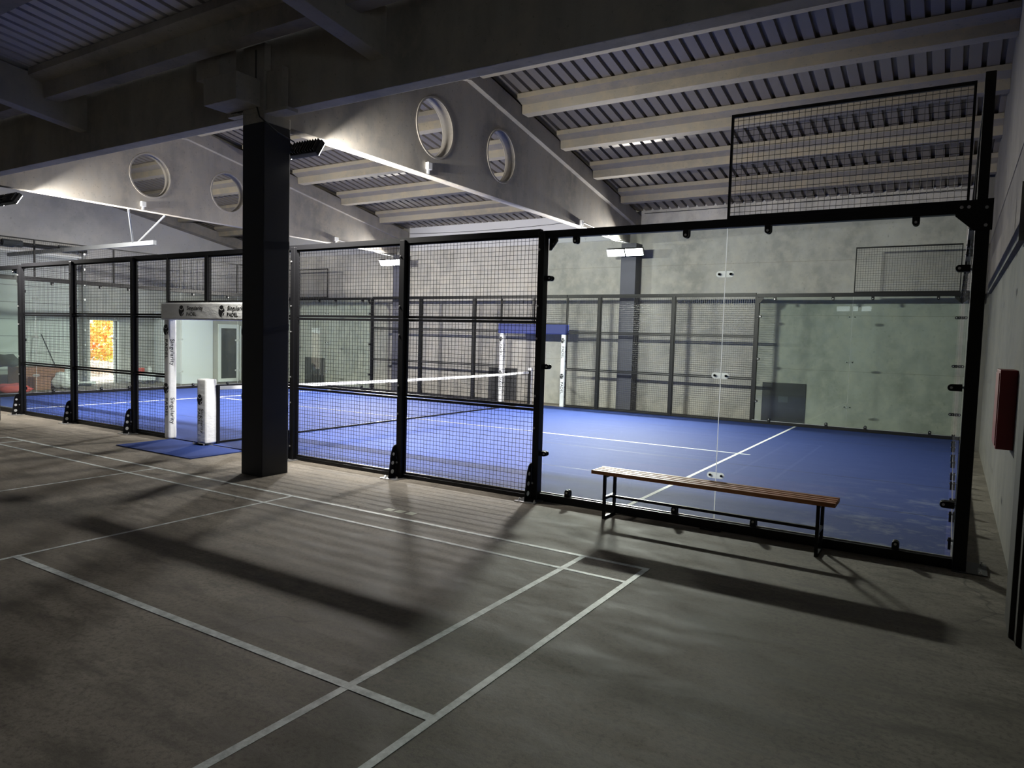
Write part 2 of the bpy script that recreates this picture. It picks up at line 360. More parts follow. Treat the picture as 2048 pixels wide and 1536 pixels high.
# purlins
YP = [3.0, 4.54, 6.10, 7.68, 9.28]; YPN = [.05, 1.55]
names = ['topmost, beside the dark girder', 'second from the top', 'third from the top', 'fourth from the top', 'lowest, next to the back wall']
bays = [(-7.28, XR, 'right-hand roof bay'), (-15.23, -7.72, 'middle roof bay'), (XL+.35, -15.67, 'left roof bay')]
def purlin(x0, x1, y, label, grp, sl=-.175, front=False):
    z = roofz(y) if not front else roofz(y)
    g = .56 if not front else .34
    prof = [(y, z-.01), (y, z-.10), (y+.18, z-.17), (y+.19, z-.33), (y+.41, z-.33-.0), (y+.42, z-.17+sl*.2), (y+.56, z-.12+sl*.5), (y+.56, z-.01+sl*.56)]
    mb = MB(); mb.prism([(x0, p, q) for p, q in prof], (x1-x0, 0, 0))
    return tag(mb.build('roof_purlin', 'purlin', None, ((x0+x1)/2, y+.3, z-.2), bevel=.006), label, 'beam', grp, 'thing')
for (x0, x1, bn) in bays:
    for y, nm in zip(YP, names):
        purlin(x0, x1, y, 'pale concrete purlin in the %s, %s' % (bn, nm), 'roof purlins over the court')
for (x0, x1, bn) in bays[1:]:
    for y, nm in zip(YPN, ('lower one beyond the holes', 'upper one beyond the holes')):
        yy = y
        z = roofz(yy)
        mb = MB(); mb.prism([(x0, yy+a, z+b) for a, b in ((0, -.02), (.56, .08), (.56, -.03), (.42, -.12), (.41, -.33), (.19, -.33), (.18, -.17), (0, -.12))], (x1-x0, 0, 0))
        tag(mb.build('roof_purlin', 'purlin', None, ((x0+x1)/2, yy+.3, z-.2)), 'concrete purlin on the near slope of the %s, %s' % (bn, nm), 'beam', 'roof purlins over the court', 'thing')
# rafters and purlins over the badminton hall
for xr, lab in ((-5.56, 'dark sloping rafter meeting the front girder right of the column'), (-11.61, 'dark sloping rafter meeting the front girder left of the column'), (-17.66, 'dark sloping rafter at the far left end of the front girder')):
    mb = MB(); f = lambda y: 4.79+.123*(-1.05-y)
    mb.prism([(xr-.11, -1.05, f(-1.05)), (xr-.11, -8, f(-8)), (xr-.11, -8, f(-8)+.53), (xr-.11, -1.05, f(-1.05)+.53)], (.22, 0, 0))
    tag(mb.build('hall_rafter', 'beam', None, (xr, -1.2, 4.79), bevel=.01), lab, 'beam', 'dark rafters over the badminton floor', 'thing')
segs = [(-17.55, -11.72, 'left of the column'), (-11.50, -5.67, 'across the column head'), (-5.45, .29, 'right of the column'), (XL, -17.77, 'at the far left')]
for yy, hn in ((-1.86, 'close to the girder'), (-3.45, 'overhead, second row'), (-5.0, 'overhead, third row'), (-6.6, 'overhead, fourth row')):
    for (x0, x1, sn) in segs:
        z = roofz(yy)
        mb = MB(); mb.prism([(x0, yy+a, z+b) for a, b in ((0, -.012), (.56, -.08), (.56, -.19), (.42, -.26), (.41, -.38), (.20, -.38), (.18, -.17), (0, -.11))], (x1-x0, 0, 0))
        tag(mb.build('hall_purlin', 'beam', None, ((x0+x1)/2, yy+.3, z-.3), bevel=.006), 'dark concrete purlin %s, %s' % (hn, sn), 'beam', 'dark purlins over the badminton floor', 'thing')

# ------------------------------------------------------------------ court surface and markings
t = thing('court_turf', 'blue artificial turf of the padel court inside the fence', 'turf', (-10, 5, 0), kind='thing')
BOX(-20.0, 0, 0, 10, .001, .014).build('turf_carpet', 'turf', t)
for nm, bx in (('service_line', (-3.06, -3.01, .02, 9.98)), ('service_line', (-16.99, -16.94, .02, 9.98)), ('center_line', (-9.97, -2.84, 4.975, 5.025)), ('center_line', (-17.16, -10.03, 4.975, 5.025))):
    BOX(*bx, .014, .0165).build(nm, 'turf_line', t)
# seams between turf rolls
mb = MB()
for y in (1.95, 3.9, 7.9, 9.25): mb.box(-20, 0, y, y+.012, .0141, .0146)
mb.build('turf_seam', 'colpaint', t)
t = thing('badminton_court_marking', 'white taped badminton court lines on the grey concrete floor', 'court lines', (-7.5, -4.3, 0), kind='thing')
LW = .046
def line(x0, x1, y0, y1, z=.0022, nm='tape_line'): BOX(x0, x1, y0, y1, .0003, z).build(nm, 'tape', t)
ax0, ax1 = -12.95, -2.05
line(ax0, ax1, -1.63, -1.585); line(ax0, ax1-LW, -2.015, -1.975, .0018)
line(ax1-LW, ax1, -7.2, -1.585, .0026)
line(-2.655, -2.605, -7.2, -1.60, .0014)
line(-6.235, -6.20, -7.2, -1.60, .0015); line(-8.80, -8.765, -7.2, -1.60, .0015)
line(-6.24, ax1-LW, -4.365, -4.31, .0020); line(ax0, -8.77, -4.365, -4.31, .0020)
line(-12.40, -12.35, -7.2, -1.60, .0014); line(ax0, ax0+LW, -7.2, -1.585, .0026)
line(ax0, ax1, -7.2, -7.155, .0022)
t = thing('light_patch', 'three faint light patches painted on the floor beside the outer badminton line', 'tape', (-4.9, -1.35, 0))
for i, x in enumerate((-5.02, -4.88, -4.74)): BOX(x, x+.10, -1.46+.008*i, -1.36+.008*i, .0003, .0016).build('light_patch_square', 'lightpatch', t)  # faint patches of reflected light, built as thin coloured squares
# entrance mat
mb = BOX(-10.93, -9.06, -.96, -.06, 0, .012)
tag(mb.build('door_mat', 'mat', None, (-10, -.5, 0)), 'flat blue mat lying at the padel court entrance beside the dark column', 'mat')

# ------------------------------------------------------------------ padel fence
def frame_T(o, du, dv):
    o = Vector(o); du = Vector(du); dv = Vector(dv)
    return lambda p: o+du*p[0]+dv*p[1]+Vector((0, 0, p[2]))
def wires(mb, u0, u1, z0, z1, v=0.0, pitch=.05, r=.0027):
    nu = max(1, round((u1-u0)/pitch)); nz = max(1, round((z1-z0)/pitch))
    for i in range(1, nu):
        u = u0+(u1-u0)*i/nu; mb.cyl((u, v-.002, z0), (u, v-.002, z1), r, 3, cap=False)
    for i in range(1, nz):
        z = z0+(z1-z0)*i/nz; mb.cyl((u0, v+.002, z), (u1, v+.002, z), r, 3, cap=False)
def mesh_panel(T, parent, u0, u1, z0, z1, v=.03, pt=.03):
    mb = MB(T); wires(mb, u0+.01, u1-.01, z0+.01, z1-.01, v)
    o = mb.build('mesh_panel', 'wire', parent)
    f = MB(T)
    f.box(u0, u1, v-.015, v+.015, z0, z0+pt); f.box(u0, u1, v-.015, v+.015, z1-pt, z1)
    f.box(u0, u0+.02, v-.015, v+.015, z0+pt, z1-pt); f.box(u1-.02, u1, v-.015, v+.015, z0+pt, z1-pt)
    f.build('panel_frame', 'black', o)
    return o
def bolt(T, parent, u, v, z, ax='z'):
    mb = MB(T)
    d = {'z': (0, 0, .03), 'v': (0, .012, 0)}[ax]; q = Vector((u, v, z))
    mb.cyl(q, q+Vector(d)*.5, .014, 6); mb.cyl(q+Vector(d)*.5, q+Vector(d), .007, 8)
    return mb.build('bolt', 'steel', parent)
def post(T, parent, u, h=3.0, foot=True, bolts=True, w=.08, d=.10, z0=0):
    """fence post with its foot plate, drilled gusset and bolts; +v is outward"""
    p = MB(T).box(u-w/2, u+w/2, 0, d, z0, h).build('post', 'black', parent, bevel=.004, seg=1)
    if foot:
        MB(T).box(u-.10, u+.16, -.0, .26, 0, .010).build('base_plate', 'steel', p)
        g = MB(T)   # gusset: solid plate, light through its three holes put on as white discs
        ug = u+.037
        outl = [(d, .01), (d+.135, .01), (d+.125, .10), (d+.085, .34), (d+.06, .40), (d+.03, .425), (d, .425)]
        g.prism([(ug, a, b) for a, b in outl], (.008, 0, 0)); g.build('gusset', 'black', p)
        for vv, zz, r in ((d+.066, .09, .028), (d+.062, .20, .024), (d+.048, .31, .020)):
            gh = MB(T); gh.cyl((ug-.002, vv, zz), (ug+.010, vv, zz), r, 14)
            gh.build('gusset_hole_light', 'turf_line', p)
        for a, b in ((.12, .20), (-.07, .20), (.12, .04)): bolt(T, p, u+a, b, .010)
    if bolts:
        for z in (.20, .82, 1.18, 1.82, 2.18, 2.80):
            if z < h: bolt(T, p, u+w*.28, d, z, 'v')
    return p
def fence(label, T, base, posts, panels, rails=True, grp='black mesh fence runs round the court', foot=True):
    t = thing('mesh_fence', label, 'fence', base, grp)
    for u in posts: post(T, t, u, foot=foot)
    for (a, b, z0, z1) in panels: mesh_panel(T, t, a, b, z0, z1)
    u0 = min(p[0] for p in panels); u1 = max(p[1] for p in panels)
    MB(T).box(u0, u1, -.005, .06, 2.965, 3.03).build('top_rail', 'black', t)
    for a, b in sorted({(p[0], p[1]) for p in panels if p[2] < .2}): MB(T).box(a, b, .0, .05, .0, .045).build('bottom_rail', 'black', t)
    return t
def stack(a, b): return [(a, b, .05, 1.035), (a, b, 1.045, 2.02), (a, b, 2.03, 2.97)]
def clamp(T, parent, u, z, du, dz, out=.012):
    """rounded rubber-faced clamp reaching from the frame onto the glass"""
    mb = MB(T); N = 10; L = .075; w = .028
    for v0, v1 in ((.012, .034), (-.034, -.012)):
        pts = []
        for i in range(N+1):
            th = -math.pi/2+math.pi*i/N; a = L-w+w*math.cos(th); b = w*math.sin(th)
            pts.append((a, b))
        pts += [(-.03, w), (-.03, -w)]
        if du: mb.prism([(u+du*a, v0, z+b) for a, b in pts], (0, v1-v0, 0))
        else: mb.prism([(u+b, v0, z+dz*a) for a, b in pts], (0, v1-v0, 0))
    c = mb.build('clamp', 'black', parent)
    k = MB(T); cu, cz = (u+du*(L-w), z) if du else (u, z+dz*(L-w))
    k.cyl((cu, -.042, cz), (cu, .042, cz), .011, 8)
    k.build('clamp_bolt', 'steel', c); return c
def splice(T, parent, u, z, bolts=True):
    mb = MB(T); N = 8; pts = []
    for i in range(N+1): th = -math.pi/2+math.pi*i/N; pts.append((.055+.03*math.cos(th), .03*math.sin(th)))
    for i in range(N+1): th = math.pi/2+math.pi*i/N; pts.append((-.055+.03*math.cos(th), .03*math.sin(th)))
    for v in (.011,): mb.prism([(u+a, v, z+b) for a, b in pts], (0, .005, 0))
    s = mb.build('splice_plate', 'splice', parent)
    for a in (-.055, .055) if bolts else ():
        k = MB(T); k.cyl((u+a, -.020, z), (u+a, .022, z), .012, 10); k.build('splice_bolt', 'black', s)
def glass_wall(label, T, base, L, n, posts=(0,), mesh=None, corner=None, feet=True, grp='glass walls of the padel court', end_plate=False):
    t = thing('glass_screen', label, 'glass wall', base, grp)
    pw = L/n; zb, zt = .085, 2.93
    for i in range(n):
        a, b = i*pw+(.055 if i == 0 else .004), (i+1)*pw-(.045 if i == n-1 else .004)
        MB(T).box(a, b, -.006, .006, zb, zt).build('glass_pane', 'glass', t)
    MB(T).box(0, L, -.035, .045, 2.93, 3.01).build('top_rail', 'black', t, bevel=.003, seg=1)
    MB(T).box(0, L, -.01, .055, .0, .085).build('bottom_rail', 'black', t, bevel=.003, seg=1)
    MB(T).box(0, L, -.009, .009, .085, .094).build('glazing_strip', 'steel', t)
    for i in range(1, n):
        for z in (.53, 1.51, 2.49): splice(T, t, i*pw, z, n < 5)
        MB(T).box(i*pw-.0025, i*pw+.0025, -.005, .005, zb, zt).build('joint_seal', 'splice', t)
    for i in range(n):
        for du in (.40 if i else .42, pw-.38):
            clamp(T, t, i*pw+du, 2.93, 0, -1); clamp(T, t, i*pw+du, .085, 0, 1)
    for z in (.53, 1.51, 2.49): clamp(T, t, .04, z, 1, 0); clamp(T, t, L-.03, z, -1, 0)
    for u in posts: post(T, t, u, foot=feet, bolts=False)
    g = MB(T); u1 = L-.04   # corner gusset beside the mesh run
    g.prism([(u1, -.03, 2.93), (u1-.10, -.03, 2.93), (u1-.10, -.03, 2.90), (u1-.02, -.03, 2.80), (u1, -.03, 2.80)], (0, .02, 0)); g.build('corner_plate', 'black', t)
    for i in range(1, n): MB(T).box(i*pw-.10, i*pw+.10, .056, .12, 0, .012).build('joint_foot', 'black', t)
    if mesh:
        for (a, b) in mesh: mesh_panel(T, t, a, b, 3.01, 3.985, .02, .03)
    return t
# near side: u runs left from the right-hand corner, v outward (towards the hall)
TN = frame_T((0, 0, 0), (-1, 0, 0), (0, -1, 0)); TF = frame_T((0, 10, 0), (-1, 0, 0), (0, 1, 0))
TNL = frame_T((-20, 0, 0), (1, 0, 0), (0, -1, 0)); TFL = frame_T((-20, 10, 0), (1, 0, 0), (0, 1, 0))
TR = frame_T((0, 0, 0), (0, 1, 0), (1, 0, 0)); TL = frame_T((-20, 0, 0), (0, 1, 0), (-1, 0, 0))
glass_wall('large two-pane glass court wall behind the wooden bench', TN, (-2, 0, 0), 4, 2, (), [(0.05, 2.0)])
glass_wall('two-pane glass wall on the far side, in front of the black wall board', TF, (-2, 10, 0), 4, 2, (), [(0.05, 2.0)])
glass_wall('two-pane glass wall at the near left corner of the court', TNL, (-18, 0, 0), 4, 2, (), [(0.05, 2.0)])
glass_wall('two-pane glass wall at the far left corner, seen through the near mesh', TFL, (-18, 10, 0), 4, 2, (), [(0.05, 2.0)])
MP = [(.05, 2), (2, 4), (4, 6), (6, 8), (8, 9.95)]
glass_wall('long glass end wall at the left end of the court before the orange doorway', TL, (-20, 5, 0), 10, 5, (), MP)
glass_wall('long glass end wall at the right end, seen edge-on beside the concrete wall', TR, (0, 5, 0), 10, 5, (), MP)
# corner posts
def corner_post(x, y, sx, sy, label):
    t = thing('corner_post', label, 'post', (x, y, 0), 'corner posts of the court')
    T = frame_T((x, y, 0), (sx, 0, 0), (0, sy, 0))
    MB(T).box(.0, .10, .0, .10, 0, 3.03).build('lower_post', 'black', t, bevel=.004, seg=1)
    MB(T).box(.0, .075, .01, .085, 3.03, 4.03).build('upper_post', 'black', t, bevel=.004, seg=1)
    b = MB(T).box(.0, .25, -.25, .12, 0, .010).build('base_plate', 'rubber', t)
    for a, c in ((.20, .11), (.215, -.20), (.05, -.20)): bolt(T, b, a, c, .010)
    pl = MB(T); pl.prism([(-.14, .102, 2.90), (-.14, .102, 3.02), (.115, .102, 3.03), (.115, .102, 2.78), (-.01, .102, 2.78)], (0, .006, 0))
    g = pl.build('corner_plate', 'black', t)
    for a, c in ((-.10, 2.97), (-.05, 2.97), (.07, 2.96), (.07, 2.82)): bolt(T, g, a, .108, c, 'v')
corner_post(0, 0, 1, -1, 'thick black corner post of the court, right of the wooden bench')
corner_post(0, 10, 1, 1, 'black corner post at the far right corner of the court')
corner_post(-20, 0, -1, -1, 'black corner post at the near left corner of the court')
corner_post(-20, 10, -1, 1, 'black corner post at the far left corner of the court')
ab = .0
pr = stack(4.04, 5.96)+stack(6.04, 7.96)+stack(8.04, 8.94)
fence('black mesh fence run between the glass wall and the dark column', TN, (-6, 0, 0), (4, 6, 8), pr)
pl_ = stack(11.06, 11.96)+stack(12.04, 13.96)+stack(14.04, 15.96)
fence('black mesh fence run left of the padded entrance arch', TN, (-14, 0, 0), (12, 14, 16), pl_)
fence('far mesh fence run right of the blue-topped arch', TF, (-6, 10, 0), (4, 6, 8), pr)
fence('far mesh fence run left of the blue-topped arch', TF, (-14, 10, 0), (12, 14, 16), pl_)
for T, y, lab in ((TN, 0, 'mesh infill above the white padded entrance arch'), (TF, 10, 'mesh infill above the blue-topped far arch')):
    t = thing('arch_infill', lab, 'fence', (-10, y, 2.25), 'mesh infills over the two arches')
    for a, b in ((8.96, 9.98), (10.02, 11.04)): mesh_panel(T, t, a, b, 2.24, 2.97)
    MB(T).box(8.96, 11.04, -.005, .06, 2.965, 3.03).build('top_rail', 'black', t)
    MB(T).box(9.965, 10.035, 0, .07, 2.2, 2.97).build('post', 'black', t)

# ------------------------------------------------------------------ padded arches
TXT = {}
def text(s, size, T3, parent, align='LEFT', shear=0.0, m='ink', squeeze=1.0):
    key = (s, size, shear, squeeze)
    if key not in TXT:
        cu = bpy.data.curves.new('lettering', 'FONT'); cu.body = s; cu.size = size; cu.shear = shear; cu.offset = size*.012
        cu.extrude = .0008; cu.align_x = 'LEFT'; cu.align_y = 'CENTER'; cu.space_character = 1.08
        tmp = bpy.data.objects.new('tmp', cu); COL.objects.link(tmp)
        me = bpy.data.meshes.new_from_object(tmp.evaluated_get(bpy.context.evaluated_depsgraph_get())); bpy.data.objects.remove(tmp)
        me.materials.clear(); me.materials.append(M['ink']); me.name = 'lettering'; TXT[key] = me
    o = bpy.data.objects.new('lettering', TXT[key]); COL.objects.link(o); o.parent = parent
    o.matrix_local = Matrix.Translation(-Vector(parent['_w'])) @ T3 @ Matrix.Diagonal((squeeze, 1, 1, 1))
    return o
def logo(T3, r, parent):
    """black ball-shaped mark: a disc cut by two white curved stripes"""
    mb = MB(lambda p: (T3 @ Vector(p)))
    N = 28; mb.add([(r*.80*math.cos(2*math.pi*i/N), r*math.sin(2*math.pi*i/N), .0) for i in range(N)], [tuple(range(N))])
    mb.cur = 1
    def arc(cx, cy, R, a0, a1, w):
        vs = []; n = 12
        for i in range(n+1):
            a = a0+(a1-a0)*i/n
            for q in (R-w/2, R+w/2): vs.append((cx+q*math.cos(a), cy+q*math.sin(a), .0012))
        mb.add(vs, [(2*i, 2*i+1, 2*i+3, 2*i+2) for i in range(n)])
    arc(0*r, .78*r, .60*r, math.radians(200), math.radians(352), .12*r)
    arc(.98*r, -.95*r, .80*r, math.radians(98), math.radians(188), .12*r)
    mb.add([(0, 0, .0006)]*3, [])
    return mb.build('logo', ['ink', 'vinyl'], parent)
def face(origin, right, upv):
    right = Vector(right); upv = Vector(upv); n = right.cross(upv)
    return Matrix(((right.x, upv.x, n.x, origin[0]), (right.y, upv.y, n.y, origin[1]), (right.z, upv.z, n.z, origin[2]), (0, 0, 0, 1)))
def arch(y, sgn, topm, label):
    """sgn: direction of outside (-1 near side, +1 far side)"""
    t = thing('padded_arch', label, 'padded arch', (-10, y, 0), 'padded entrance arches')
    for x in (-10.99, -9.01):
        l = BOX(x-.065, x+.065, y-.07, y+.07, .012, 2.0).build('leg_pad', 'vinyl', t, bevel=.035, seg=3, smooth=True)
        for z in (1.80, .84):
            fy = y-.0715
            logo(face((x+(-.012), fy, z), (1, 0, 0), (0, 0, 1)), .088 if sgn < 0 else .07, l)
            # lettering reads downwards
            text('PADEL', .105, face((x-.005, fy, z-.15), (0, 0, -1), (1, 0, 0)), l)
            text('Singularity', .095, face((x+.0665, y-.01, z-.15), (0, 0, -1), (0, 1, 0)), l)
    c = BOX(-11.08, -8.92, y-.11, y+.09, 1.965, 2.235).build('top_pad', topm, t, bevel=.03, seg=3, smooth=True)
    if sgn < 0:
        fy = y-.1115
        for x in (-10.52, -9.51):
            logo(face((x, fy, 2.105), (1, 0, 0), (0, 0, 1)), .088, c)
            text('Singularity', .090, face((x+.14, fy, 2.148), (1, 0, 0), (0, 0, 1)), c, shear=.12)
            text('PADEL', .082, face((x+.13, fy, 2.050), (1, 0, 0), (0, 0, 1)), c)
    return t
arch(-.03, -1, 'vinyl', 'white padded entrance arch lettered Singularity PADEL, beside the dark column')
arch(10.03, 1, 'bluevinyl', 'padded arch with a blue top and white legs on the far side of the court')
# ------------------------------------------------------------------ net and its posts
def netpost(y, label, near):
    t = thing('net_post', label, 'net post', (-10.03, y, 0), 'net posts')
    if near:
        p = BOX(-10.15, -9.93, y-.10, y+.10, .03, 1.045).build('post_pad', 'vinyl', t, bevel=.03, seg=3, smooth=True)
        fy = y-.1015
        logo(face((-10.075, fy, .72), (1, 0, 0), (0, 0, 1)), .085, p)
        text('Singularity', .085, face((-10.02, fy, .58), (0, 0, -1), (1, 0, 0)), p); text('PADEL', .085, face((-10.095, fy, .58), (0, 0, -1), (1, 0, 0)), p)
        BOX(-10.22, -9.90, y-.16, y+.12, 0, .012).build('base_plate', 'steel', t)
        for a, b in ((-10.19, y-.13), (-9.93, y-.13), (-10.19, y+.07)): bolt(ID, t, a, b, .012)
        mb = BOX(-10.0, -9.92, y+.10, y+.15, 0, .95); mb.build('post_tube', 'black', t)
    else:
        BOX(-10.06, -9.96, y-.05, y+.05, .0, 1.03).build('post_pad', 'vinyl', t, bevel=.02)
        BOX(-10.02, -9.96, y-.12, y-.07, .0, .95).build('post_tube', 'black', t)
netpost(-.02, 'short white padded net post in the doorway, left of the dark column', True)
netpost(9.98, 'slim white net post at the far end of the net, in the far arch', False)
t = thing('court_net', 'black padel net with a white top band stretched across the blue court', 'net', (-10, 5, 0))
mb = MB(); X0 = -9.985
def ntop(y): return .915-.035*(1-((y-5)/4.85)**2)
n = 215
for i in range(n+1):
    y = .15+9.7*i/n; mb.cyl((X0, y, .03), (X0, y, ntop(y)), .0016, 3, cap=False)
for k in range(1, 19):
    for i in range(8):
        a = .15+9.7*i/8; b = .15+9.7*(i+1)/8
        mb.cyl((X0, a, .03+(ntop(a)-.03)*k/19), (X0, b, .03+(ntop(b)-.03)*k/19), .0016, 3, cap=False)
mb.build('net_mesh', 'wire', t)
mb = MB()
for i in range(12):
    a = .12+9.76*i/12; b = .12+9.76*(i+1)/12
    mb.add([(X0+s*.006, q, ntop(q)+h) for q in (a, b) for h in (-.045, .012) for s in (-1, 1)], [(0, 1, 3, 2), (4, 6, 7, 5), (0, 4, 5, 1), (2, 3, 7, 6), (0, 2, 6, 4), (1, 5, 7, 3)])
mb.build('top_band', 'nettape', t)
BOX(X0-.012, X0+.012, .12, 9.88, .016, .045).build('bottom_band', 'black', t)

# ------------------------------------------------------------------ bench
t = thing('bench', 'long slatted wooden bench with black steel legs in front of the glass wall', 'bench', (-2.0, -.26, 0))
ang = -.02
def TB(p): # local u along the seat, v across
    u, v, z = p; return Vector((-2.02+u+v*0, -.235+v+u*-.022, z))
for i in range(4):
    v = -.155+i*.0805
    MB(TB).box(-1.155, 1.155, v, v+.056, .452, .490).build('seat_slat', 'wood', t, bevel=.005, seg=2)
for s in (-1.01, 1.02):
    mb = MB(TB)
    for v in (-.14, .115): mb.box(s-.014, s+.014, v, v+.028, 0, .45)
    mb.box(s-.014, s+.014, -.112, .115, 0, .026); mb.box(s-.014, s+.014, -.112, .115, .20, .226); mb.box(s-.014, s+.014, -.112, .115, .424, .45)
    mb.build('leg_frame', 'black', t)
MB(TB).box(-.996, 1.006, -.014, .014, .203, .229).build('stretcher', 'black', t)

# ------------------------------------------------------------------ floodlights
LK = {'blac': .78, 'LED ': .85}   # the two front lamps run a little weaker
def flood(x, y, z, sgn, label):
    """LED bar light on a column; sgn = direction of aim along y"""
    t = thing('floodlight', label, 'floodlight', (x, y, z), 'floodlights fixed to the columns')
    c = math.cos(math.radians(TILT)); sn_ = math.sin(math.radians(TILT))
    # local: a = width, b = normal of the LED face, d = up along the face
    nb = Vector((0, sgn*c, -sn_)); dd = Vector((0, sgn*sn_, c)); o = Vector((x, y, z))
    T = lambda p: o+Vector((1, 0, 0))*p[0]+nb*p[1]+dd*p[2]
    for k in (-1, 1):
        xc = k*.255
        h = MB(T).box(xc-.245, xc+.245, -.07, .0, -.105, .105).build('lamp_housing', 'housing', t, bevel=.012)
        la = bpy.data.lights.new('flood_beam', 'AREA'); la.shape = 'RECTANGLE'; la.size = .46; la.size_y = .13; la.energy = FLOOD/2*LK.get(label[:4], 1)
        la.spread = math.radians(SPREAD); la.color = (1, .965, .90)
        lo = bpy.data.objects.new('flood_beam', la); COL.objects.link(lo); q = T((xc, .009, 0)); xx = Vector((1, 0, 0)); yy_ = nb.cross(xx)*-1; zz_ = -nb; yy_ = zz_.cross(xx)
        lo.matrix_world = Matrix(((xx.x, yy_.x, zz_.x, q.x), (xx.y, yy_.y, zz_.y, q.y), (xx.z, yy_.z, zz_.z, q.z), (0, 0, 0, 1)))
        mw = lo.matrix_world.copy(); lo.parent = t; lo.matrix_basis = Matrix.Translation(-o) @ mw
        f = MB(T)
        for j in range(10): f.box(xc-.22+j*.048, xc-.212+j*.048, -.11, -.07, -.09, .09)
        f.build('cooling_fin', 'housing', h)
        MB(T).box(xc-.235, xc+.235, .001, .006, -.092, .092).build('led_panel', 'led', h)
    b = MB(); yb = y-sgn*.252
    b.box(x-.10, x+.10, min(yb, y-sgn*.06), max(yb, y-sgn*.06), z-.02, z+.02); b.box(x-.22, x+.22, y-sgn*.09-.012, y-sgn*.09+.012, z-.03, z+.05)
    b.build('mounting_bracket', 'housing', t)
    return t
flood(-7.5, -.50, 4.13, 1, 'black LED floodlight sticking out behind the top of the dark front column')
flood(-15.45, -.50, 4.13, 1, 'LED floodlight at the left border of the picture, under the roof')
flood(-7.45, 10.252, 4.12, -1, 'glaring floodlight on the far column, seen through the big glass pane')
flood(-15.4, 10.252, 4.12, -1, 'glaring floodlight on the far column, seen through the mesh beside a black post')

# ------------------------------------------------------------------ small fixtures
def jbox(x, y, z, label):
    t = thing('junction_box', label, 'junction box', (x, y, z), 'small boxes under the holed roof beams')
    BOX(x, x+.06, y-.05, y+.05, z-.03, z+.08).build('box_body', 'jbox', t, bevel=.006)
    BOX(x-.0, x+.03, y-.02, y+.02, z-.09, z-.03).build('clip', 'jbox', t)
jbox(-7.40, 2.09, 4.50, 'small bright junction box under the larger hole of the right roof beam')
jbox(-15.35, 2.08, 4.50, 'small white junction box under the hole of the left roof beam')
jbox(-7.40, 7.57, 4.44, 'small junction box at the lower edge of the right roof beam near the back wall')
jbox(-15.35, 7.8, 4.50, 'small junction box at the lower edge of the left roof beam near the back wall')
def cable(pts, r, label, m='cable'):
    tag(MB().tube(pts, r, 6).build('cable', m, None, pts[0]), label, 'cable', 'electric cables')
def sag(a, b, s, n=14):
    a = Vector(a); b = Vector(b); return [a.lerp(b, i/n)-Vector((0, 0, s*4*(i/n)*(1-i/n))) for i in range(n+1)]
cable(sag((-7.2, 10.87, 5.2), (.3, 10.87, 5.22), .01), .008, 'thin dark cable along the top of the back wall, right bay')
cable(sag((-15.2, 10.87, 5.1), (-7.7, 10.87, 5.2), .10), .008, 'thin sagging cable along the top of the back wall, middle bay')
cable([(-7.44, -1.165, 5.2), (-7.44, -1.165, 4.8), (-7.42, -1.17, 4.55), (-7.35, -1.18, 4.40), (-7.27, -1.15, 4.33), (-7.25, -1.0, 4.25), (-7.27, -.72, 4.2)], .009, 'black cable hanging down the head of the dark front column')
cable([(-7.33, 7.6, 4.46), (-7.34, 8.2, 4.44), (-7.34, 9.2, 4.30), (-7.34, 10.3, 4.36)], .007, 'pale cable running from the right roof beam box to the far floodlight', 'jbox')
cable([(-15.3, 7.8, 4.5), (-15.31, 8.6, 4.46), (-15.31, 9.5, 4.34), (-15.31, 10.4, 4.3)], .007, 'pale cable running from the left roof beam box to the far floodlight', 'jbox')
# black boards low on the back wall
for x0, lab, mm in ((-3.99, 'square black board at the foot of the back wall behind the right glass', 'board'), (-12.0, 'square black board at the foot of the back wall beside the far arch', 'rubber'), (-20.03, 'square black board at the foot of the back wall at far left', 'rubber')):
    t = thing('wall_board', lab, 'board', (x0+.5, YB, 0), 'black square boards on the back wall')
    BOX(x0, x0+.99, YB-.03, YB, .0, .945).build('board_panel', mm, t, bevel=.004)
    BOX(x0+.38, x0+.60, YB-.034, YB-.03, .48, .62).build('hatch', 'darkstuff', t)
# red box on the right wall
t = thing('fire_cabinet', 'dark red metal cabinet mounted on the right concrete wall', 'cabinet', (XR, .9, 1.0))
BOX(.27, XR, .60, 1.15, .96, 1.66).build('cabinet_body', 'red', t, bevel=.008)
BOX(.262, .27, .63, 1.12, .99, 1.63).build('door_panel', 'red', t, bevel=.003)

# ------------------------------------------------------------------ left end: doors, cabin, clutter
# sectional door
mb = MB(); zz = 0
o = MB().box(XL-.08, XL-.04, GD0, GD1, 0, GDZ).build('door_1', 'gdoor'); o['kind'] = 'structure'
mb = MB()
for k in range(1, 8): mb.box(XL-.041, XL-.030, GD0, GD1, k*.495-.008, k*.495+.008)
x = mb.build('panel_seam', 'grey_metal', o)
t = thing('door_track', 'vertical steel track with rollers beside the orange doorway', 'door track', (XL+.1, 4.88, 0), 'sectional door tracks')
BOX(XL+.02, XL+.10, 4.84, 4.93, 0, 4.2).build('track_rail', 'grey_metal', t)
mb = MB()
for k in range(9): mb.cyl((XL+.10, 4.86, .3+k*.47), (XL+.16, 4.86, .3+k*.47), .035, 8)
mb.build('roller', 'steel', t)
t = thing('door_shaft', 'dark spring shaft above the white sectional door', 'shaft', (XL+.2, 2.5, 4.15))
MB().cyl((XL+.18, GD0, 4.15), (XL+.18, 4.9, 4.15), .055, 12).build('shaft_tube', 'housing', t)
mb = MB()
for y in (1.2, 2.6, 4.1): mb.cyl((XL+.18, y, 4.15), (XL+.18, y+.5, 4.15), .10, 12)
mb.build('spring', 'darkstuff', t)
BOX(XL, XL+.06, GD0, 4.9, 3.93, 3.99).build('lintel_rail', 'white', t)
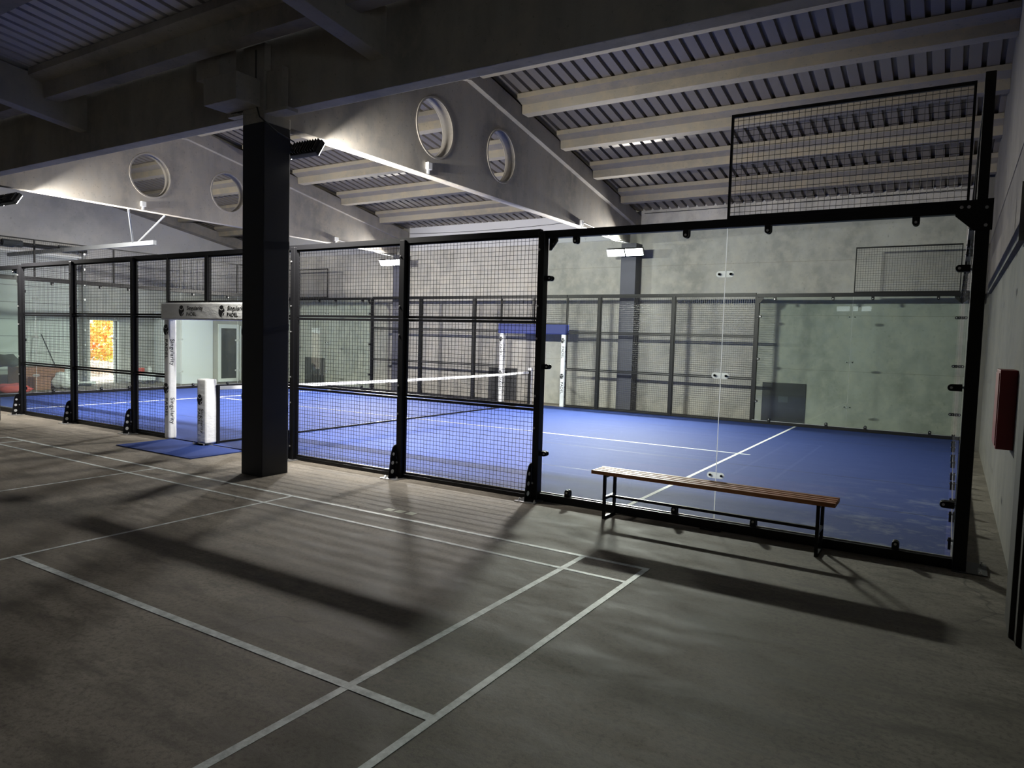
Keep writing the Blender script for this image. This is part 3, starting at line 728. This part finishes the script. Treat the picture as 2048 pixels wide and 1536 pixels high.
for y, lab in ((2.75, 'horizontal steel door track hung from the left roof beam by two struts'),):
    t = thing('door_track', lab, 'door track', (-16, y, 3.8), 'sectional door tracks')
    BOX(XL+.2, -16.0, y-.04, y+.04, 3.76, 3.86).build('track_rail', 'grey_metal', t)
    mb = MB(); mb.cyl((-15.5, 1.85, 4.40), (-16.9, y, 3.84), .022, 8); mb.build('hanger_strut', 'grey_metal', t)
    mb = MB(); mb.cyl((-15.5, 2.70, 4.40), (-16.7, y, 3.84), .022, 8); mb.build('hanger_strut', 'grey_metal', t)
# side door: open leaf, frame and the bank outside
o = MB(); o.box(XL-.12, XL+.02, 5.05, 5.08, 0, 2.06); o.box(XL-.12, XL+.02, 5.94, 6.0, 0, 2.06); o.box(XL-.12, XL+.02, 5.05, 6.0, 2.03, 2.07)
o = o.build('door_2', 'white'); o['kind'] = 'structure'
x = BOX(XL-.09, XL-.05, 5.86, 5.935, 0.01, 2.02).build('door_leaf', 'white', o)
mb = MB(); mb.prism([(-24, -6, -.02), (-40, -6, -.02), (-40, -6, 2.6), (-31, -6, .9), (-27, -6, .05)], (0, 26, 0)); 
tag(mb.build('earth_bank', 'earth', None, (-30, 6, 0)), 'pale earth bank outside the open doorway', 'bank', kind='structure')
def bush(x, y, z, r, label):
    mb = MB()
    for i in range(1500):
        th = random.uniform(0, 6.283); ph = math.acos(random.uniform(-.3, 1)); q = r*random.uniform(.55, 1)**.6
        c = Vector((x+q*math.sin(ph)*math.cos(th), y+q*math.sin(ph)*math.sin(th), z+q*math.cos(ph)))
        a = Vector((random.gauss(0, 1), random.gauss(0, 1), random.gauss(0, 1))).normalized()*.09; b = a.cross(Vector((random.gauss(0, 1), random.gauss(0, 1), random.gauss(0, 1)))).normalized()*.06
        mb.add([c-a, c+b, c+a, c-b], [(0, 1, 2, 3)])
    t = thing('autumn_bush', label, 'bush', (x, y, z-.3*r), 'autumn bushes outside the doorway')
    mb.build('foliage', 'leaf', t); MB().cyl((x, y, z-.5*r), (x, y, z+.3*r), .05, 6).build('stem', 'cardboard', t)
bush(-27.4, 6.9, .85, 1.15, 'yellow bush low at the left in the open doorway'); bush(-29.0, 9.4, 1.7, 1.35, 'orange bush at the right in the open doorway'); bush(-32.6, 9.4, 2.6, 2.3, 'green and orange bush behind, at the top of the doorway')
# pale cabin with a window beyond the end glass
t = thing('site_cabin', 'pale cabin with a white framed window beyond the left end glass', 'cabin', (-22.3, 9.0, 0))
BOX(-23.38, -21.8, 7.20, 8.36, 0, 2.42).build('cabin_wall', 'palepanel', t, bevel=.01)
BOX(-23.38, -21.84, 8.36, 10.85, 0, 2.42).build('cabin_wall', 'wallc', t, bevel=.01)
w = BOX(-21.84, -21.79, 8.58, 9.40, .02, 2.04).build('window_frame', 'white', t, bevel=.006)
BOX(-21.79, -21.785, 8.68, 9.29, .14, 1.90).build('window_pane', 'darkglass', w)
t2 = BOX(-21.84, -21.80, 9.46, 9.50, .05, 2.0).build('corner_trim', 'white', t)
# clutter behind the end glass
tag(BOX(-22.9, -22.2, 2.55, 3.75, 0, .62).build('cardboard_box', 'cardboard', None, (-22.5, 3.1, 0), bevel=.02), 'brown box standing at the foot of the white door beyond the end glass', 'box')
tag(BOX(-22.17, -21.75, 2.75, 3.15, .0, .36).build('cardboard_box', 'cardboard', None, (-22.2, 3.2, 0), bevel=.02), 'smaller brown box in front of the larger one, beside the white sack', 'box')
def blob(name, c, s, mm, label, cat):
    bm = bmesh.new(); bmesh.ops.create_icosphere(bm, subdivisions=3, radius=1)
    for v in bm.verts:
        d = 1+.18*math.sin(5*v.co.x+c[0])+.14*math.sin(7*v.co.y+2)*math.cos(4*v.co.z)
        v.co = Vector((v.co.x*s[0]*d, v.co.y*s[1]*d, max(v.co.z, -.55)*s[2]*d+.55*s[2]))
    me = bpy.data.meshes.new(name); bm.to_mesh(me); bm.free(); me.materials.append(M[mm])
    zmin = min(v.co.z for v in me.vertices)
    for v in me.vertices: v.co.z -= zmin
    for p in me.polygons: p.use_smooth = True
    o = bpy.data.objects.new(name, me); COL.objects.link(o); o.location = c; return tag(o, label, cat)
blob('white_sack', (-21.85, 3.62, 0), (.28, .30, .28), 'sack', 'slumped white sack beside the brown boxes beyond the end glass', 'sack')
blob('red_cloth', (-21.3, 2.0, 0), (.3, .42, .14), 'redcloth', 'red cloth heap on the floor at far left beyond the end glass', 'cloth')
blob('dark_bag', (-22.4, 2.35, .62), (.25, .30, .20), 'darkstuff', 'dark grey bag lying on top of the brown box', 'bag')
tag(BOX(-23.1, -22.9, 3.9, 5.0, .02, .10).build('white_plank', 'white', None, (-23, 4.4, 0), bevel=.004), 'white plank lying on the floor before the sectional door', 'plank')
t = thing('push_broom', 'broom leaning on the white door among the boxes', 'broom', (-22.9, 3.75, 0))
MB().cyl((-22.7, 3.95, .05), (-23.25, 3.6, 1.55), .015, 8).build('handle', 'darkstuff', t)
MB().cyl((-22.75, 4.1, .05), (-22.4, 4.6, .05), .04, 8).build('broom_head', 'darkstuff', t)
t = thing('tool_trolley', 'small trolley of tools and bottles right of the open doorway', 'trolley', (-22.6, 6.4, 0))
BOX(-22.8, -22.4, 6.2, 6.65, .12, .34).build('tray', 'palepanel', t, bevel=.01)
mb = MB()
for a, b in ((-22.75, 6.25), (-22.45, 6.25), (-22.75, 6.6), (-22.45, 6.6)): mb.cyl((a, b-.02, .05), (a, b+.02, .05), .05, 10)
mb.build('wheel', 'darkstuff', t)
BOX(-22.75, -22.6, 6.25, 6.4, .34, .52).build('red_tin', 'redcloth', t); MB().cyl((-22.5, 6.5, .34), (-22.5, 6.5, .56), .06, 10).build('bottle', 'sack', t); MB().cyl((-22.62, 6.55, .34), (-22.62, 6.55, .5), .05, 10).build('bottle', 'gdoor', t)

for o in bpy.data.objects:
    if '_w' in o: del o['_w']
